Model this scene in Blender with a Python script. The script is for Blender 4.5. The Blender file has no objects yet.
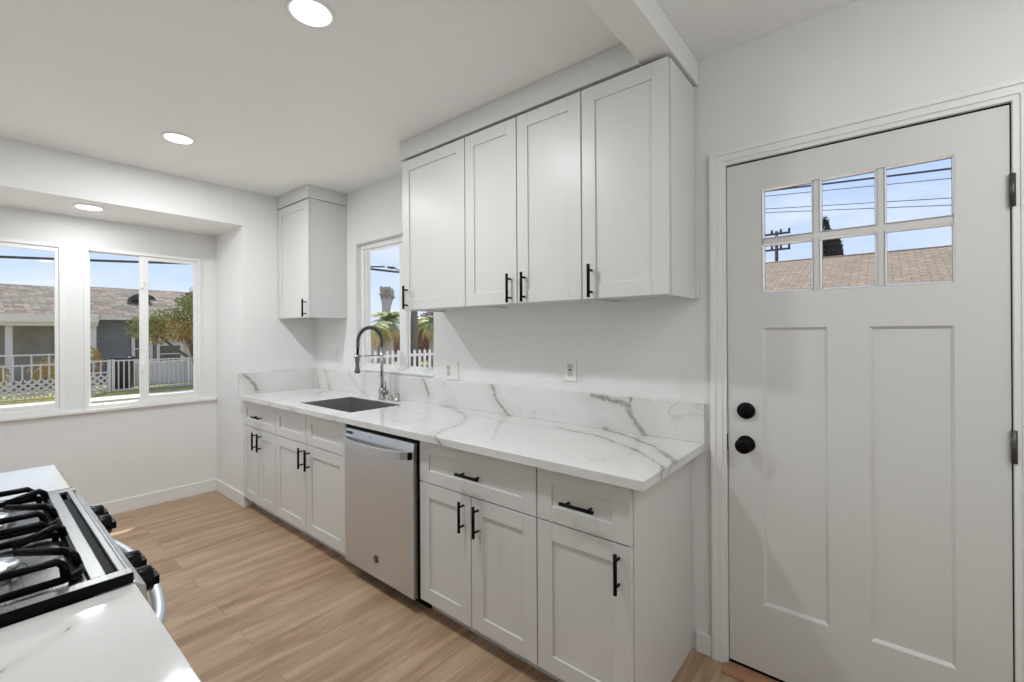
import bpy, math, random
from mathutils import Vector, Matrix
random.seed(7)
C = bpy.context.scene.collection
SC = bpy.context.scene
R = math.radians

# ------------------------------------------------------------------ camera
cd = bpy.data.cameras.new('camera'); cam = bpy.data.objects.new('camera', cd); C.objects.link(cam)
SC.camera = cam
yaw, pit, rol = R(39.586), R(.0438), R(-.3439)
fw = Vector((-math.sin(yaw)*math.cos(pit), math.cos(yaw)*math.cos(pit), math.sin(pit)))
rt = Vector((math.cos(yaw), math.sin(yaw), 0)); up = rt.cross(fw)
rt, up = rt*math.cos(rol)+up*math.sin(rol), up*math.cos(rol)-rt*math.sin(rol)
mw = Matrix((rt, up, -fw)).transposed().to_4x4(); mw.translation = (3.9618, -2.0304, 1.3877)
cam.matrix_world = mw
cd.sensor_width = 36; cd.lens = 450.23/1024*36; cd.shift_y = -7.595/1024; cd.clip_start = .05; cd.clip_end = 500

# ------------------------------------------------------------------ node helpers
class NT:
    def __init__(s, nt): s.t = nt; nt.nodes.clear()
    def n(s, typ, ins=None, **kw):
        nd = s.t.nodes.new(typ)
        for k, v in kw.items(): setattr(nd, k, v)
        for k, v in (ins or {}).items():
            if isinstance(v, bpy.types.NodeSocket): s.t.links.new(v, nd.inputs[k])
            else: nd.inputs[k].default_value = v
        return nd
    def math(s, op, a, b=0.0, c=None, clamp=False):
        ins = {0: a, 1: b}
        if c is not None: ins[2] = c
        return s.n('ShaderNodeMath', ins, operation=op, use_clamp=clamp).outputs[0]
    def vec(s, op, a, b=None):
        ins = {0: a}
        if b is not None: ins[1] = b
        return s.n('ShaderNodeVectorMath', ins, operation=op)
    def mix(s, f, a, b):
        nd = s.n('ShaderNodeMix', data_type='RGBA')
        for sock, v in ((nd.inputs[0], f), (nd.inputs[6], a), (nd.inputs[7], b)):
            if isinstance(v, bpy.types.NodeSocket): s.t.links.new(v, sock)
            else: sock.default_value = v
        return nd.outputs[2]
def c4(c): return (c[0], c[1], c[2], 1)

# ------------------------------------------------------------------ world
w = bpy.data.worlds.new('sky'); SC.world = w; w.use_nodes = True
k = NT(w.node_tree)
tc = k.n('ShaderNodeTexCoord').outputs['Generated']
sep = k.n('ShaderNodeSeparateXYZ', {0: tc})
zz = k.math('MAXIMUM', sep.outputs[2], 0.0)
mp = k.n('ShaderNodeMapping', {'Vector': tc, 'Scale': (2.2, 2.2, 7)})
nz = k.n('ShaderNodeTexNoise', {'Vector': mp.outputs[0], 'Scale': 1.8, 'Detail': 6.0, 'Roughness': .6}).outputs[0]
cl = k.n('ShaderNodeMapRange', {0: nz, 1: .42, 2: .68}).outputs[0]
gr = k.n('ShaderNodeMapRange', {0: zz, 1: 0.0, 2: .5}).outputs[0]
sky = k.mix(gr, (.66, .775, .98, 1), (.34, .50, .88, 1))
sky = k.mix(k.math('MULTIPLY', cl, .55), sky, (.93, .95, 1.0, 1))
gnd = k.math('LESS_THAN', sep.outputs[2], 0.0)
sky = k.mix(gnd, sky, (.25, .24, .22, 1))
bg = k.n('ShaderNodeBackground', {0: sky, 1: 1.0})
k.n('ShaderNodeOutputWorld', {0: bg.outputs[0]})

# ------------------------------------------------------------------ sun and exposure
sd = bpy.data.lights.new('sun', 'SUN'); so = bpy.data.objects.new('sun', sd); C.objects.link(so)
so.rotation_euler = Vector((.44, -.42, -.90)).to_track_quat('-Z', 'Y').to_euler()
sd.energy = 4.9; sd.angle = R(.6); sd.color = (1, .95, .86)
SC.view_settings.view_transform = 'Standard'; SC.view_settings.look = 'None'
SC.view_settings.exposure = 0.22; SC.view_settings.gamma = 1.0; SC.view_settings.use_curve_mapping = False
CAN_W = 11.5     # watts of one recessed lamp

# ------------------------------------------------------------------ materials
def mat(name, col, rough=.5, metal=0., spec=.5, bump=None, coat=0., noise=None):
    m = bpy.data.materials.new(name); m.use_nodes = True; k = NT(m.node_tree)
    b = k.n('ShaderNodeBsdfPrincipled', {'Base Color': c4(col), 'Roughness': rough, 'Metallic': metal, 'Specular IOR Level': spec, 'Coat Weight': coat})
    k.n('ShaderNodeOutputMaterial', {0: b.outputs[0]})
    pos = k.n('ShaderNodeNewGeometry').outputs[0]
    if noise:   # (scale, amount)
        n_ = k.n('ShaderNodeTexNoise', {'Vector': pos, 'Scale': noise[0], 'Detail': 5.}).outputs[0]
        dk = tuple(x*(1-noise[1]) for x in col)
        lt = tuple(min(1, x*(1+noise[1])) for x in col)
        k.t.links.new(k.mix(n_, c4(dk), c4(lt)), b.inputs['Base Color'])
    if bump:    # (scale, strength, distance)
        n_ = k.n('ShaderNodeTexNoise', {'Vector': pos, 'Scale': bump[0], 'Detail': 3.}).outputs[0]
        bp = k.n('ShaderNodeBump', {'Strength': bump[1], 'Distance': bump[2], 'Height': n_})
        k.t.links.new(bp.outputs[0], b.inputs['Normal'])
    return m
M = {}
M['wall'] = mat('wall_paint', (.83, .83, .82), .65, bump=(45, .35, .004))
M['ceil'] = mat('ceiling_paint', (.92, .92, .91), .8, bump=(60, .6, .006))
M['trim'] = mat('trim_paint', (.85, .85, .84), .35, bump=(30, .1, .001))
M['cab'] = mat('cabinet_paint', (.715, .715, .70), .38)
M['cabin'] = mat('cabinet_inside', (.55, .53, .5), .6, noise=(8, .1))
M['doorp'] = mat('door_paint', (.72, .72, .705), .4, bump=(25, .12, .002))
M['vinyl'] = mat('window_vinyl', (.86, .86, .85), .35)
M['black'] = mat('black_metal', (.003, .003, .003), .5, 0., .12)
M['gap'] = mat('black_rubber', (.003, .003, .003), .5, 0., .1)
M['knob'] = mat('black_knob_plastic', (.003, .003, .003), .25, 0., .15)
M['iron'] = mat('cast_iron', (.002, .002, .002), .3, 0., .08, bump=(300, .2, .0005))
M['chrome'] = mat('brushed_nickel', (.40, .395, .38), .25, 1.)
M['spring'] = mat('dark_spring_metal', (.20, .195, .19), .3, 1.)
M['plate'] = mat('outlet_plastic', (.84, .84, .82), .3)
M['recep'] = mat('receptacle_plastic', (.62, .62, .60), .3)
M['slot'] = mat('dark_slot', (.05, .05, .05), .5)
M['hinge'] = mat('dark_hinge_metal', (.10, .10, .095), .4, .8, noise=(90, .6))
M['white_w'] = mat('white_wood_paint', (.74, .72, .69), .6)
M['lamp_trim'] = mat('lamp_trim_white', (.88, .88, .87), .4)
M['beige'] = mat('wood_threshold', (.42, .22, .12), .4, noise=(12, .3))
M['sill'] = mat('sill_paint', (.86, .855, .84), .35)
def steel(name, col, rough, sc=(3, 3, 300), horizontal=True):
    m = bpy.data.materials.new(name); m.use_nodes = True; k = NT(m.node_tree)
    pos = k.n('ShaderNodeNewGeometry').outputs[0]
    mp = k.n('ShaderNodeMapping', {'Vector': pos, 'Scale': sc})
    n_ = k.n('ShaderNodeTexNoise', {'Vector': mp.outputs[0], 'Scale': 1., 'Detail': 4.}).outputs[0]
    r_ = k.n('ShaderNodeMapRange', {0: n_, 3: rough-.06, 4: rough+.08}).outputs[0]
    b = k.n('ShaderNodeBsdfPrincipled', {'Base Color': c4(col), 'Roughness': r_, 'Metallic': 1.})
    bp = k.n('ShaderNodeBump', {'Strength': .03, 'Distance': .0003, 'Height': n_})
    k.t.links.new(bp.outputs[0], b.inputs['Normal'])
    k.n('ShaderNodeOutputMaterial', {0: b.outputs[0]}); return m
M['steel'] = steel('brushed_stainless', (.68, .72, .76), .40)
M['cook'] = steel('stainless_cooktop', (.40, .40, .395), .28, (3, 200, 3))
M['sinkst'] = steel('sink_stainless', (.54, .535, .53), .34, (4, 90, 4))
def emis(name, col, s):
    m = bpy.data.materials.new(name); m.use_nodes = True; k = NT(m.node_tree)
    e = k.n('ShaderNodeEmission', {0: c4(col), 1: s}); k.n('ShaderNodeOutputMaterial', {0: e.outputs[0]}); return m
M['glow'] = emis('lamp_lens', (1, .98, .95), 3.0)
def glass():
    m = bpy.data.materials.new('window_glass'); m.use_nodes = True; k = NT(m.node_tree)
    t = k.n('ShaderNodeBsdfTransparent', {0: (.97, .98, .98, 1)}); g = k.n('ShaderNodeBsdfGlossy', {0: (1, 1, 1, 1), 1: .02})
    fc = k.n('ShaderNodeLayerWeight', {0: .5}).outputs['Facing']
    f = k.math('ADD', k.math('MULTIPLY', k.math('POWER', fc, 5.), .6), .018)
    x = k.n('ShaderNodeMixShader', {0: f, 1: t.outputs[0], 2: g.outputs[0]})
    k.n('ShaderNodeOutputMaterial', {0: x.outputs[0]}); return m
M['glass'] = glass()
def floor_mat():
    m = bpy.data.materials.new('oak_plank_floor'); m.use_nodes = True; k = NT(m.node_tree)
    pos = k.n('ShaderNodeNewGeometry').outputs[0]; s = k.n('ShaderNodeSeparateXYZ', {0: pos})
    v = k.n('ShaderNodeCombineXYZ', {0: s.outputs[1], 1: s.outputs[0]}).outputs[0]
    br = k.n('ShaderNodeTexBrick', {'Vector': v, 'Color1': (0, 0, 0, 1), 'Color2': (1, 1, 1, 1), 'Mortar': (.5, .5, .5, 1), 'Scale': 1., 'Mortar Size': .0012, 'Mortar Smooth': .2, 'Bias': 0., 'Brick Width': 1.22, 'Row Height': .18})
    br.offset = .37; br.offset_frequency = 2
    tint = br.outputs[0]
    offs = k.n('ShaderNodeVectorMath', {0: v, 1: tint}, operation='ADD').outputs[0]
    g1 = k.n('ShaderNodeMapping', {'Vector': offs, 'Scale': (1.1, 9, 1)})
    n1 = k.n('ShaderNodeTexNoise', {'Vector': g1.outputs[0], 'Scale': 1.6, 'Detail': 7., 'Roughness': .62, 'Distortion': .6}).outputs[0]
    g2 = k.n('ShaderNodeMapping', {'Vector': offs, 'Scale': (4, 90, 1)})
    n2 = k.n('ShaderNodeTexNoise', {'Vector': g2.outputs[0], 'Scale': 2., 'Detail': 4.}).outputs[0]
    a = k.n('ShaderNodeMapRange', {0: n1, 1: .33, 2: .66}).outputs[0]
    col = k.mix(a, (.25, .145, .078, 1), (.60, .42, .275, 1))
    col = k.mix(k.math('MULTIPLY', k.n('ShaderNodeSeparateColor', {0: tint}).outputs[0], .35), col, (.62, .46, .32, 1))
    col = k.mix(k.math('MULTIPLY', n2, .35), col, (.24, .145, .085, 1))
    col = k.mix(k.math('MULTIPLY', br.outputs[1], .55), col, (.12, .07, .04, 1))
    b = k.n('ShaderNodeBsdfPrincipled', {'Base Color': col, 'Roughness': .42})
    bp = k.n('ShaderNodeBump', {'Strength': .15, 'Distance': .001, 'Height': k.math('SUBTRACT', n2, k.math('MULTIPLY', br.outputs[1], 2.))})
    k.t.links.new(bp.outputs[0], b.inputs['Normal'])
    k.n('ShaderNodeOutputMaterial', {0: b.outputs[0]}); return m
M['floor'] = floor_mat()
def quartz():
    m = bpy.data.materials.new('veined_quartz'); m.use_nodes = True; k = NT(m.node_tree)
    pos = k.n('ShaderNodeNewGeometry').outputs[0]
    nc = k.n('ShaderNodeTexNoise', {'Vector': pos, 'Scale': 9., 'Detail': 4.}).outputs[1]
    d = k.vec('SUBTRACT', nc, (.5, .5, .5)).outputs[0]
    d = k.n('ShaderNodeVectorMath', {0: d, 'Scale': .055}, operation='SCALE').outputs[0]
    p = k.vec('ADD', pos, d).outputs[0]
    Z = .912; B = -.02
    lines = [
        ([(2.70, -.13, Z), (2.786, -.155, Z), (2.951, -.17, Z), (3.181, -.305, Z), (3.348, -.45, Z), (3.372, -.49, Z), (3.375, -.5, .87)], .008),
        ([(2.89, -.03, Z), (3.00, -.07, Z), (3.092, -.11, Z), (3.22, -.20, Z), (3.349, -.35, Z), (3.368, -.40, Z), (3.375, -.44, .87)], .011),
        ([(2.82, B, 1.083), (2.932, B, 1.06), (3.011, B, 1.04), (3.041, B, .985), (3.11, B, .912)], .013),
        ([(3.011, B, 1.04), (3.025, B, 1.083)], .009),
        ([(2.135, B, 1.083), (2.18, B, .985), (2.273, B, .915)], .0085),
        ([(1.49, B, 1.083), (1.56, B, .97)], .008),
        ([(1.70, -.02, Z), (1.95, -.10, Z), (2.164, -.247, Z), (2.25, -.44, Z), (2.303, -.588, Z), (2.35, -.651, Z), (2.42, -.651, .87)], .0065),
        ([(1.98, -.11, Z), (2.5, -.2, Z), (2.7, -.12, Z)], .002),
        ([(.15, B, 1.08), (.24, B, .912), (.45, -.25, Z)], .006),
        ([(-.01, B, 1.08), (.06, B, .912)], .005),
        ([(-.03, -.61, 1.07), (-.03, -.56, 1.03), (-.03, -.51, .93)], .012),
        ([(.55, -.02, 1.06), (.75, -.02, .93), (.95, -.1, Z)], .003),
        ([(.9, -.66, Z), (.93, -.66, .87)], .01), ([(1.45, -.6, Z), (1.47, -.66, .87)], .007), ([(.5, -.5, Z), (.56, -.66, .88)], .005),
        ([(3.02, -2.03, Z), (2.985, -1.99, Z), (2.955, -1.95, Z), (2.92, -1.90, Z), (2.88, -1.86, Z)], .0022),
        ([(3.28, -1.87, Z), (3.23, -1.845, Z), (3.20, -1.825, Z)], .02),
    ]
    best = None
    for pts, r_ in lines:
        for a, b in zip(pts, pts[1:]):
            a = Vector(a); ba = Vector(b)-a
            pa = k.vec('SUBTRACT', p, tuple(a)).outputs[0]
            dt = k.vec('DOT_PRODUCT', pa, tuple(ba/ba.dot(ba))).outputs['Value']
            h = k.math('ADD', dt, 0., clamp=True)
            q = k.n('ShaderNodeVectorMath', {0: tuple(-ba), 'Scale': h}, operation='SCALE').outputs[0]
            ln = k.vec('LENGTH', k.vec('ADD', pa, q).outputs[0]).outputs['Value']
            ln = k.math('DIVIDE', ln, r_)
            best = ln if best is None else k.math('MINIMUM', best, ln)
    core = k.n('ShaderNodeMapRange', {0: best, 1: 1.7, 2: .5, 3: 0., 4: 1.}).outputs[0]
    halo = k.n('ShaderNodeMapRange', {0: best, 1: 9., 2: 1., 3: 0., 4: .22}).outputs[0]
    nv = k.n('ShaderNodeTexNoise', {'Vector': pos, 'Scale': 2.3, 'Detail': 6., 'Roughness': .6, 'Distortion': 1.2}).outputs[0]
    thin = k.n('ShaderNodeMapRange', {0: k.math('ABSOLUTE', k.math('SUBTRACT', nv, .5)), 1: .012, 2: 0., 3: 0., 4: .30}).outputs[0]
    n3 = k.n('ShaderNodeTexNoise', {'Vector': pos, 'Scale': 5., 'Detail': 3.}).outputs[0]
    thin = k.math('MULTIPLY', thin, k.n('ShaderNodeMapRange', {0: n3, 1: .42, 2: .62}).outputs[0])
    brk = k.n('ShaderNodeMapRange', {0: k.n('ShaderNodeTexNoise', {'Vector': pos, 'Scale': 60., 'Detail': 3.}).outputs[0], 1: .3, 2: .55, 3: .45, 4: 1.}).outputs[0]
    v = k.math('MAXIMUM', k.math('MULTIPLY', core, brk), k.math('MAXIMUM', halo, thin))
    cloud = k.n('ShaderNodeTexNoise', {'Vector': pos, 'Scale': 3., 'Detail': 4.}).outputs[0]
    base = k.mix(cloud, (.72, .715, .70, 1), (.82, .815, .805, 1))
    col = k.mix(v, base, (.33, .315, .29, 1))
    b = k.n('ShaderNodeBsdfPrincipled', {'Base Color': col, 'Roughness': .07})
    k.n('ShaderNodeOutputMaterial', {0: b.outputs[0]}); return m
M['quartz'] = quartz()
def shingle(name, c1, c2, mort, scale=1., bw=.35, rh=.14, ax=1):
    """ax: horizontal course direction, 1 = along world Y, 0 = along world X; the other ordinate is height"""
    m = bpy.data.materials.new(name); m.use_nodes = True; k = NT(m.node_tree)
    pos = k.n('ShaderNodeNewGeometry').outputs[0]; s = k.n('ShaderNodeSeparateXYZ', {0: pos})
    v = k.n('ShaderNodeCombineXYZ', {0: s.outputs[ax], 1: k.math('MULTIPLY', s.outputs[2], 2.2)}).outputs[0]
    br = k.n('ShaderNodeTexBrick', {'Vector': v, 'Color1': c4(c1), 'Color2': c4(c2), 'Mortar': c4(mort), 'Scale': scale, 'Mortar Size': .012, 'Bias': 0., 'Brick Width': bw, 'Row Height': rh})
    n_ = k.n('ShaderNodeTexNoise', {'Vector': v, 'Scale': 5., 'Detail': 6., 'Roughness': .75}).outputs[0]
    n_ = k.n('ShaderNodeMapRange', {0: n_, 1: .38, 2: .62}).outputs[0]
    col = k.mix(k.math('MULTIPLY', n_, .65), br.outputs[0], c4(mort))
    b = k.n('ShaderNodeBsdfPrincipled', {'Base Color': col, 'Roughness': .9})
    k.n('ShaderNodeOutputMaterial', {0: b.outputs[0]}); return m
M['shingle'] = shingle('grey_brown_shingles', (.36, .29, .215), (.15, .12, .09), (.07, .055, .045), 1., .42, .19)
M['tan_roof'] = shingle('tan_gravel_shingles', (.35, .265, .19), (.25, .185, .13), (.15, .11, .075), bw=.22, rh=.10, ax=0)
M['greysid'] = shingle('grey_siding', (.23, .235, .255), (.215, .22, .24), (.15, .15, .165), bw=9, rh=.35)
M['stucco'] = mat('brown_grey_stucco', (.42, .38, .34), .9, noise=(2, .4))
M['fascia'] = mat('house_fascia_cream', (.74, .67, .59), .6)
M['housew'] = mat('house_white_trim', (.70, .67, .63), .6)
M['creamw'] = mat('house_cream_wall', (.62, .53, .45), .8, noise=(2, .15))
M['darkwin'] = mat('dark_window_glass', (.10, .095, .08), .15)
M['bars'] = mat('fence_white_paint', (.52, .49, .47), .6)
M['lawn'] = mat('dry_lawn', (.33, .30, .10), .95, noise=(5, .5))
M['soil'] = mat('front_yard_soil', (.26, .21, .14), .95, noise=(3, .4))
M['walk'] = mat('sidewalk_concrete', (.68, .60, .50), .9, noise=(6, .1))
M['asph'] = mat('asphalt', (.16, .155, .15), .9, noise=(20, .2))
M['leaf'] = mat('olive_leaves', (.24, .25, .05), .6, noise=(3.5, .6))
M['leafo'] = mat('yellow_brown_leaves', (.42, .30, .085), .6, noise=(3.5, .5))
M['palm'] = mat('palm_green', (.34, .38, .10), .5, noise=(2, .5))
M['palmd'] = mat('dry_palm_fronds', (.52, .36, .13), .7, noise=(2, .5))
M['bark'] = mat('grey_bark', (.15, .12, .10), .9, noise=(12, .4))
M['barkp'] = mat('pale_palm_bark', (.50, .45, .40), .9, noise=(12, .4))
M['cyp'] = mat('dark_cypress', (.012, .017, .010), .8, noise=(6, .5))
M['polew'] = mat('utility_pole_wood', (.05, .042, .038), .8)
M['wire'] = mat('black_cable', (.035, .038, .045), .6)
M['hedge'] = mat('red_brown_wall', (.33, .17, .11), .9, noise=(6, .4))
M['car'] = mat('dark_bins', (.03, .03, .035), .4)
M['extw'] = mat('exterior_stucco', (.55, .52, .48), .9)

# ------------------------------------------------------------------ mesh builder
class MB:
    def __init__(s): s.v = []; s.f = []; s.sm = []
    def add(s, vs, fs, smooth=False):
        o = len(s.v); s.v += [tuple(p) for p in vs]; s.f += [tuple(i+o for i in f) for f in fs]; s.sm += [smooth]*len(fs); return s
    def box(s, x0, x1, y0, y1, z0, z1):
        x0, x1 = sorted((x0, x1)); y0, y1 = sorted((y0, y1)); z0, z1 = sorted((z0, z1))
        return s.add([(x0,y0,z0),(x1,y0,z0),(x1,y1,z0),(x0,y1,z0),(x0,y0,z1),(x1,y0,z1),(x1,y1,z1),(x0,y1,z1)],
                     [(0,3,2,1),(4,5,6,7),(0,1,5,4),(1,2,6,5),(2,3,7,6),(3,0,4,7)])
    def tube(s, pts, r, seg=12, cap=True, smooth=True, flat=None):
        pts = [Vector(p) for p in pts]; n = len(pts)
        rs = r if isinstance(r, (list, tuple)) else [r]*n
        t0 = (pts[1]-pts[0]).normalized()
        a = Vector((0, 0, 1)) if abs(t0.z) < .9 else Vector((1, 0, 0))
        u = t0.cross(a).normalized(); vs = []
        for i in range(n):
            t = ((pts[min(i+1, n-1)]-pts[max(i-1, 0)])).normalized()
            u = (u-t*u.dot(t)).normalized(); w_ = t.cross(u)
            for j in range(seg):
                an = 2*math.pi*j/seg
                vs.append(pts[i]+(u*math.cos(an)+w_*math.sin(an)*(flat or 1))*rs[i])
        fs = [(i*seg+j, i*seg+(j+1) % seg, (i+1)*seg+(j+1) % seg, (i+1)*seg+j) for i in range(n-1) for j in range(seg)]
        if cap: fs += [tuple(range(seg))[::-1], tuple((n-1)*seg+j for j in range(seg))]
        return s.add(vs, fs, smooth)
    def lathe(s, prof, c, axis='z', seg=28):
        """prof: (radius, along) pairs"""
        vs = []
        for r_, h in prof:
            for j in range(seg):
                an = 2*math.pi*j/seg; a, b = r_*math.cos(an), r_*math.sin(an)
                d = {'z': (a, b, h), 'y': (b, h, a), 'x': (h, a, b)}[axis]
                vs.append((c[0]+d[0], c[1]+d[1], c[2]+d[2]))
        n = len(prof)
        fs = [(i*seg+j, i*seg+(j+1) % seg, (i+1)*seg+(j+1) % seg, (i+1)*seg+j) for i in range(n-1) for j in range(seg)]
        fs += [tuple(range(seg))[::-1], tuple((n-1)*seg+j for j in range(seg))]
        return s.add(vs, fs, True)
    def sphere(s, c, r, seg=12, rings=8, sc=(1, 1, 1)):
        vs = [(c[0]+r*sc[0]*math.sin(math.pi*(i+.02)/(rings+.04))*math.cos(2*math.pi*j/seg), c[1]+r*sc[1]*math.sin(math.pi*(i+.02)/(rings+.04))*math.sin(2*math.pi*j/seg), c[2]+r*sc[2]*math.cos(math.pi*i/rings)) for i in range(rings+1) for j in range(seg)]
        fs = [(i*seg+j, (i+1)*seg+j, (i+1)*seg+(j+1) % seg, i*seg+(j+1) % seg) for i in range(rings) for j in range(seg)]
        return s.add(vs, fs, True)
    def prism(s, poly, axis, a, b):
        """poly in the two other axes (in xyz order), extruded along axis from a to b"""
        n = len(poly)
        def P(q, h): return {'x': (h, q[0], q[1]), 'y': (q[0], h, q[1]), 'z': (q[0], q[1], h)}[axis]
        vs = [P(q, a) for q in poly]+[P(q, b) for q in poly]
        fs = [tuple(range(n))[::-1], tuple(range(n, 2*n))]+[(i, (i+1) % n, n+(i+1) % n, n+i) for i in range(n)]
        return s.add(vs, fs)
    def quad(s, *p): return s.add(p, [tuple(range(len(p)))])
    def frame(s, axis, a0, a1, z0, z1, d0, d1, l, r, b, t):
        """rectangular ring as one solid; axis = its normal, a = horizontal ordinate, d = depth"""
        def P(a, d, z): return (d, a, z) if axis == 'x' else (a, d, z)
        o = [(a0, z0), (a1, z0), (a1, z1), (a0, z1)]; i = [(a0+l, z0+b), (a1-r, z0+b), (a1-r, z1-t), (a0+l, z1-t)]
        vs = [P(q[0], d, q[1]) for d in (d0, d1) for q in o+i]; fs = []
        for j in range(4):
            k_ = (j+1) % 4
            fs += [(j, k_, 4+k_, 4+j), (8+j, 12+j, 12+k_, 8+k_), (j, 8+j, 8+k_, k_), (4+j, 4+k_, 12+k_, 12+j)]
        return s.add(vs, fs)
    def slope_frame(s, x0, x1, z0, z1, y0, y1, wd):
        o = [(x0,y0,z0),(x1,y0,z0),(x1,y0,z1),(x0,y0,z1)]; i = [(x0+wd,y1,z0+wd),(x1-wd,y1,z0+wd),(x1-wd,y1,z1-wd),(x0+wd,y1,z1-wd)]
        return s.add(o+i, [(j, (j+1) % 4, 4+(j+1) % 4, 4+j) for j in range(4)])
    def leaves(s, blobs, n, size, seed=1):
        rnd = random.Random(seed); tot = sum(b[3]*b[4]*b[5] for b in blobs)
        for b in blobs:
            for _ in range(int(n*b[3]*b[4]*b[5]/tot)):
                while True:
                    d = Vector([rnd.uniform(-1, 1) for _ in range(3)])
                    if .25 < d.length < 1: break
                c = Vector((b[0]+d.x*b[3], b[1]+d.y*b[4], b[2]+d.z*b[5]))
                u = Vector([rnd.gauss(0, 1) for _ in range(3)]).normalized(); w_ = u.orthogonal().normalized()
                L = size*rnd.uniform(.6, 1.3)
                s.add([c-u*L, c-w_*L*.4, c+u*L, c+w_*L*.4], [(0, 1, 2, 3)])
        return s
    def build(s, name, m, parent=None, bevel=0., label=None):
        o_ = Vector((0, 0, 0))
        if parent is not None:
            p = parent
            while p is not None: o_ = o_+p.location; p = p.parent
        me = bpy.data.meshes.new(name)
        me.from_pydata([(v[0]-o_.x, v[1]-o_.y, v[2]-o_.z) for v in s.v], [], s.f); me.validate()
        me.polygons.foreach_set('use_smooth', s.sm if len(s.sm) == len(me.polygons) else [False]*len(me.polygons))
        me.materials.append(M[m] if isinstance(m, str) else m)
        import bmesh
        bm = bmesh.new(); bm.from_mesh(me); bmesh.ops.recalc_face_normals(bm, faces=bm.faces); bm.to_mesh(me); bm.free()
        ob = bpy.data.objects.new(name, me); C.objects.link(ob); ob.parent = parent
        if bevel:
            md = ob.modifiers.new('bevel', 'BEVEL'); md.width = bevel; md.segments = 2; md.limit_method = 'ANGLE'; md.angle_limit = R(40); md.harden_normals = False
        if label: ob['label'] = label
        return ob
def tag(o, label=None, cat=None, group=None, kind=None):
    if label: o['label'] = label
    if cat: o['category'] = cat
    if group: o['group'] = group
    if kind: o['kind'] = kind
    return o
def thing(name, label, cat, loc=(0, 0, 0), group=None, kind=None):
    o = bpy.data.objects.new(name, None); C.objects.link(o); o.location = loc; o.empty_display_size = .1
    return tag(o, label, cat, group, kind)
def struct(name, mb, m, bevel=0.):
    return tag(mb.build(name, m, None, bevel), kind='structure')

# ------------------------------------------------------------------ setting
XL, XA, YF, XR, H = -.05, -.673, -2.48, 5.4, 2.568
struct('floor', MB().box(-.80, XR+.1, YF-.1, .13, -.12, 0), 'floor')
struct('ceiling', MB().box(-.9, XR+.1, YF-.1, .13, H, H+.12), 'ceil')
wl = MB()
wl.box(-.80, XL, -.605, .0, 0, H)                       # stub between alcove and counter wall
wl.box(XA, XL, YF, -.605, 2.28, H)                      # lowered alcove ceiling
W2 = (-1.473, -.723); W1 = (-2.33, -1.578); WZ = (.837, 2.064)
for y0, y1, z0, z1 in ((YF-.1, -.605, 0, WZ[0]), (YF-.1, -.605, WZ[1], H), (YF-.1, W1[0], *WZ), (W1[1], W2[0], *WZ), (W2[1], -.605, *WZ)):
    wl.box(-.80, XA, y0, y1, z0, z1)
struct('wall_left', wl, 'wall')
KX, KZ = (.625, 1.588), (1.10, 2.13)
DX, DZ = (3.449, 4.267), 2.0885
wb = MB()
for x0, x1, z0, z1 in ((-.8, KX[0], 0, H), (KX[0], KX[1], 0, KZ[0]), (KX[0], KX[1], KZ[1], H), (KX[1], DX[0], 0, H), (DX[0], DX[1], DZ, H), (DX[1], XR+.1, 0, H)):
    wb.box(x0, x1, 0, .13, z0, z1)
struct('wall_back', wb, 'wall')
struct('wall_front', MB().box(-.8, XR+.1, YF-.1, YF, 0, H), 'wall')
struct('wall_right', MB().box(XR, XR+.1, YF, 0, 0, H), 'wall')
struct('beam', MB().box(3.218, 3.345, YF, -.001, 2.462, H), 'wall', .004)
struct('trim_1', MB().box(1.667, 3.217, -.332, 0, 2.456, H-.001), 'cab', .0015)
struct('trim_2', MB().box(XL, .497, -.335, 0, 2.466, H-.001), 'cab', .0015)
def baseb(name, pts, h):
    m_ = MB()
    for x0, x1, y0, y1 in pts:
        m_.box(x0, x1, y0, y1, 0, h)
    return struct(name, m_, 'trim', .004)
baseb('baseboard_left', [(XA, XA+.014, YF, -.605), (XA, XL+.014, -.619, -.605), (XL, XL+.014, -.605, -.545)], .105)
baseb('baseboard_back', [(3.322, 3.390, -.014, 0)], .09)
baseb('baseboard_right', [(4.33, XR, -.014, 0), (XR-.014, XR, YF, 0)], .09)
baseb('baseboard_front', [(XA, 1.57, YF, YF+.014), (3.66, XR, YF, YF+.014)], .105)
# outside shell: roof with its eaves, which shade the windows, and the yard
rf = MB(); rf.box(-1.36, XR+.6, YF-.7, .72, H+.12, H+.26)
rf.box(-1.36, -1.33, YF-.7, .72, H-.16, H+.26); rf.box(-1.36, XR+.6, .69, .72, H-.16, H+.26)
struct('roof', rf, 'extw')

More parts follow.
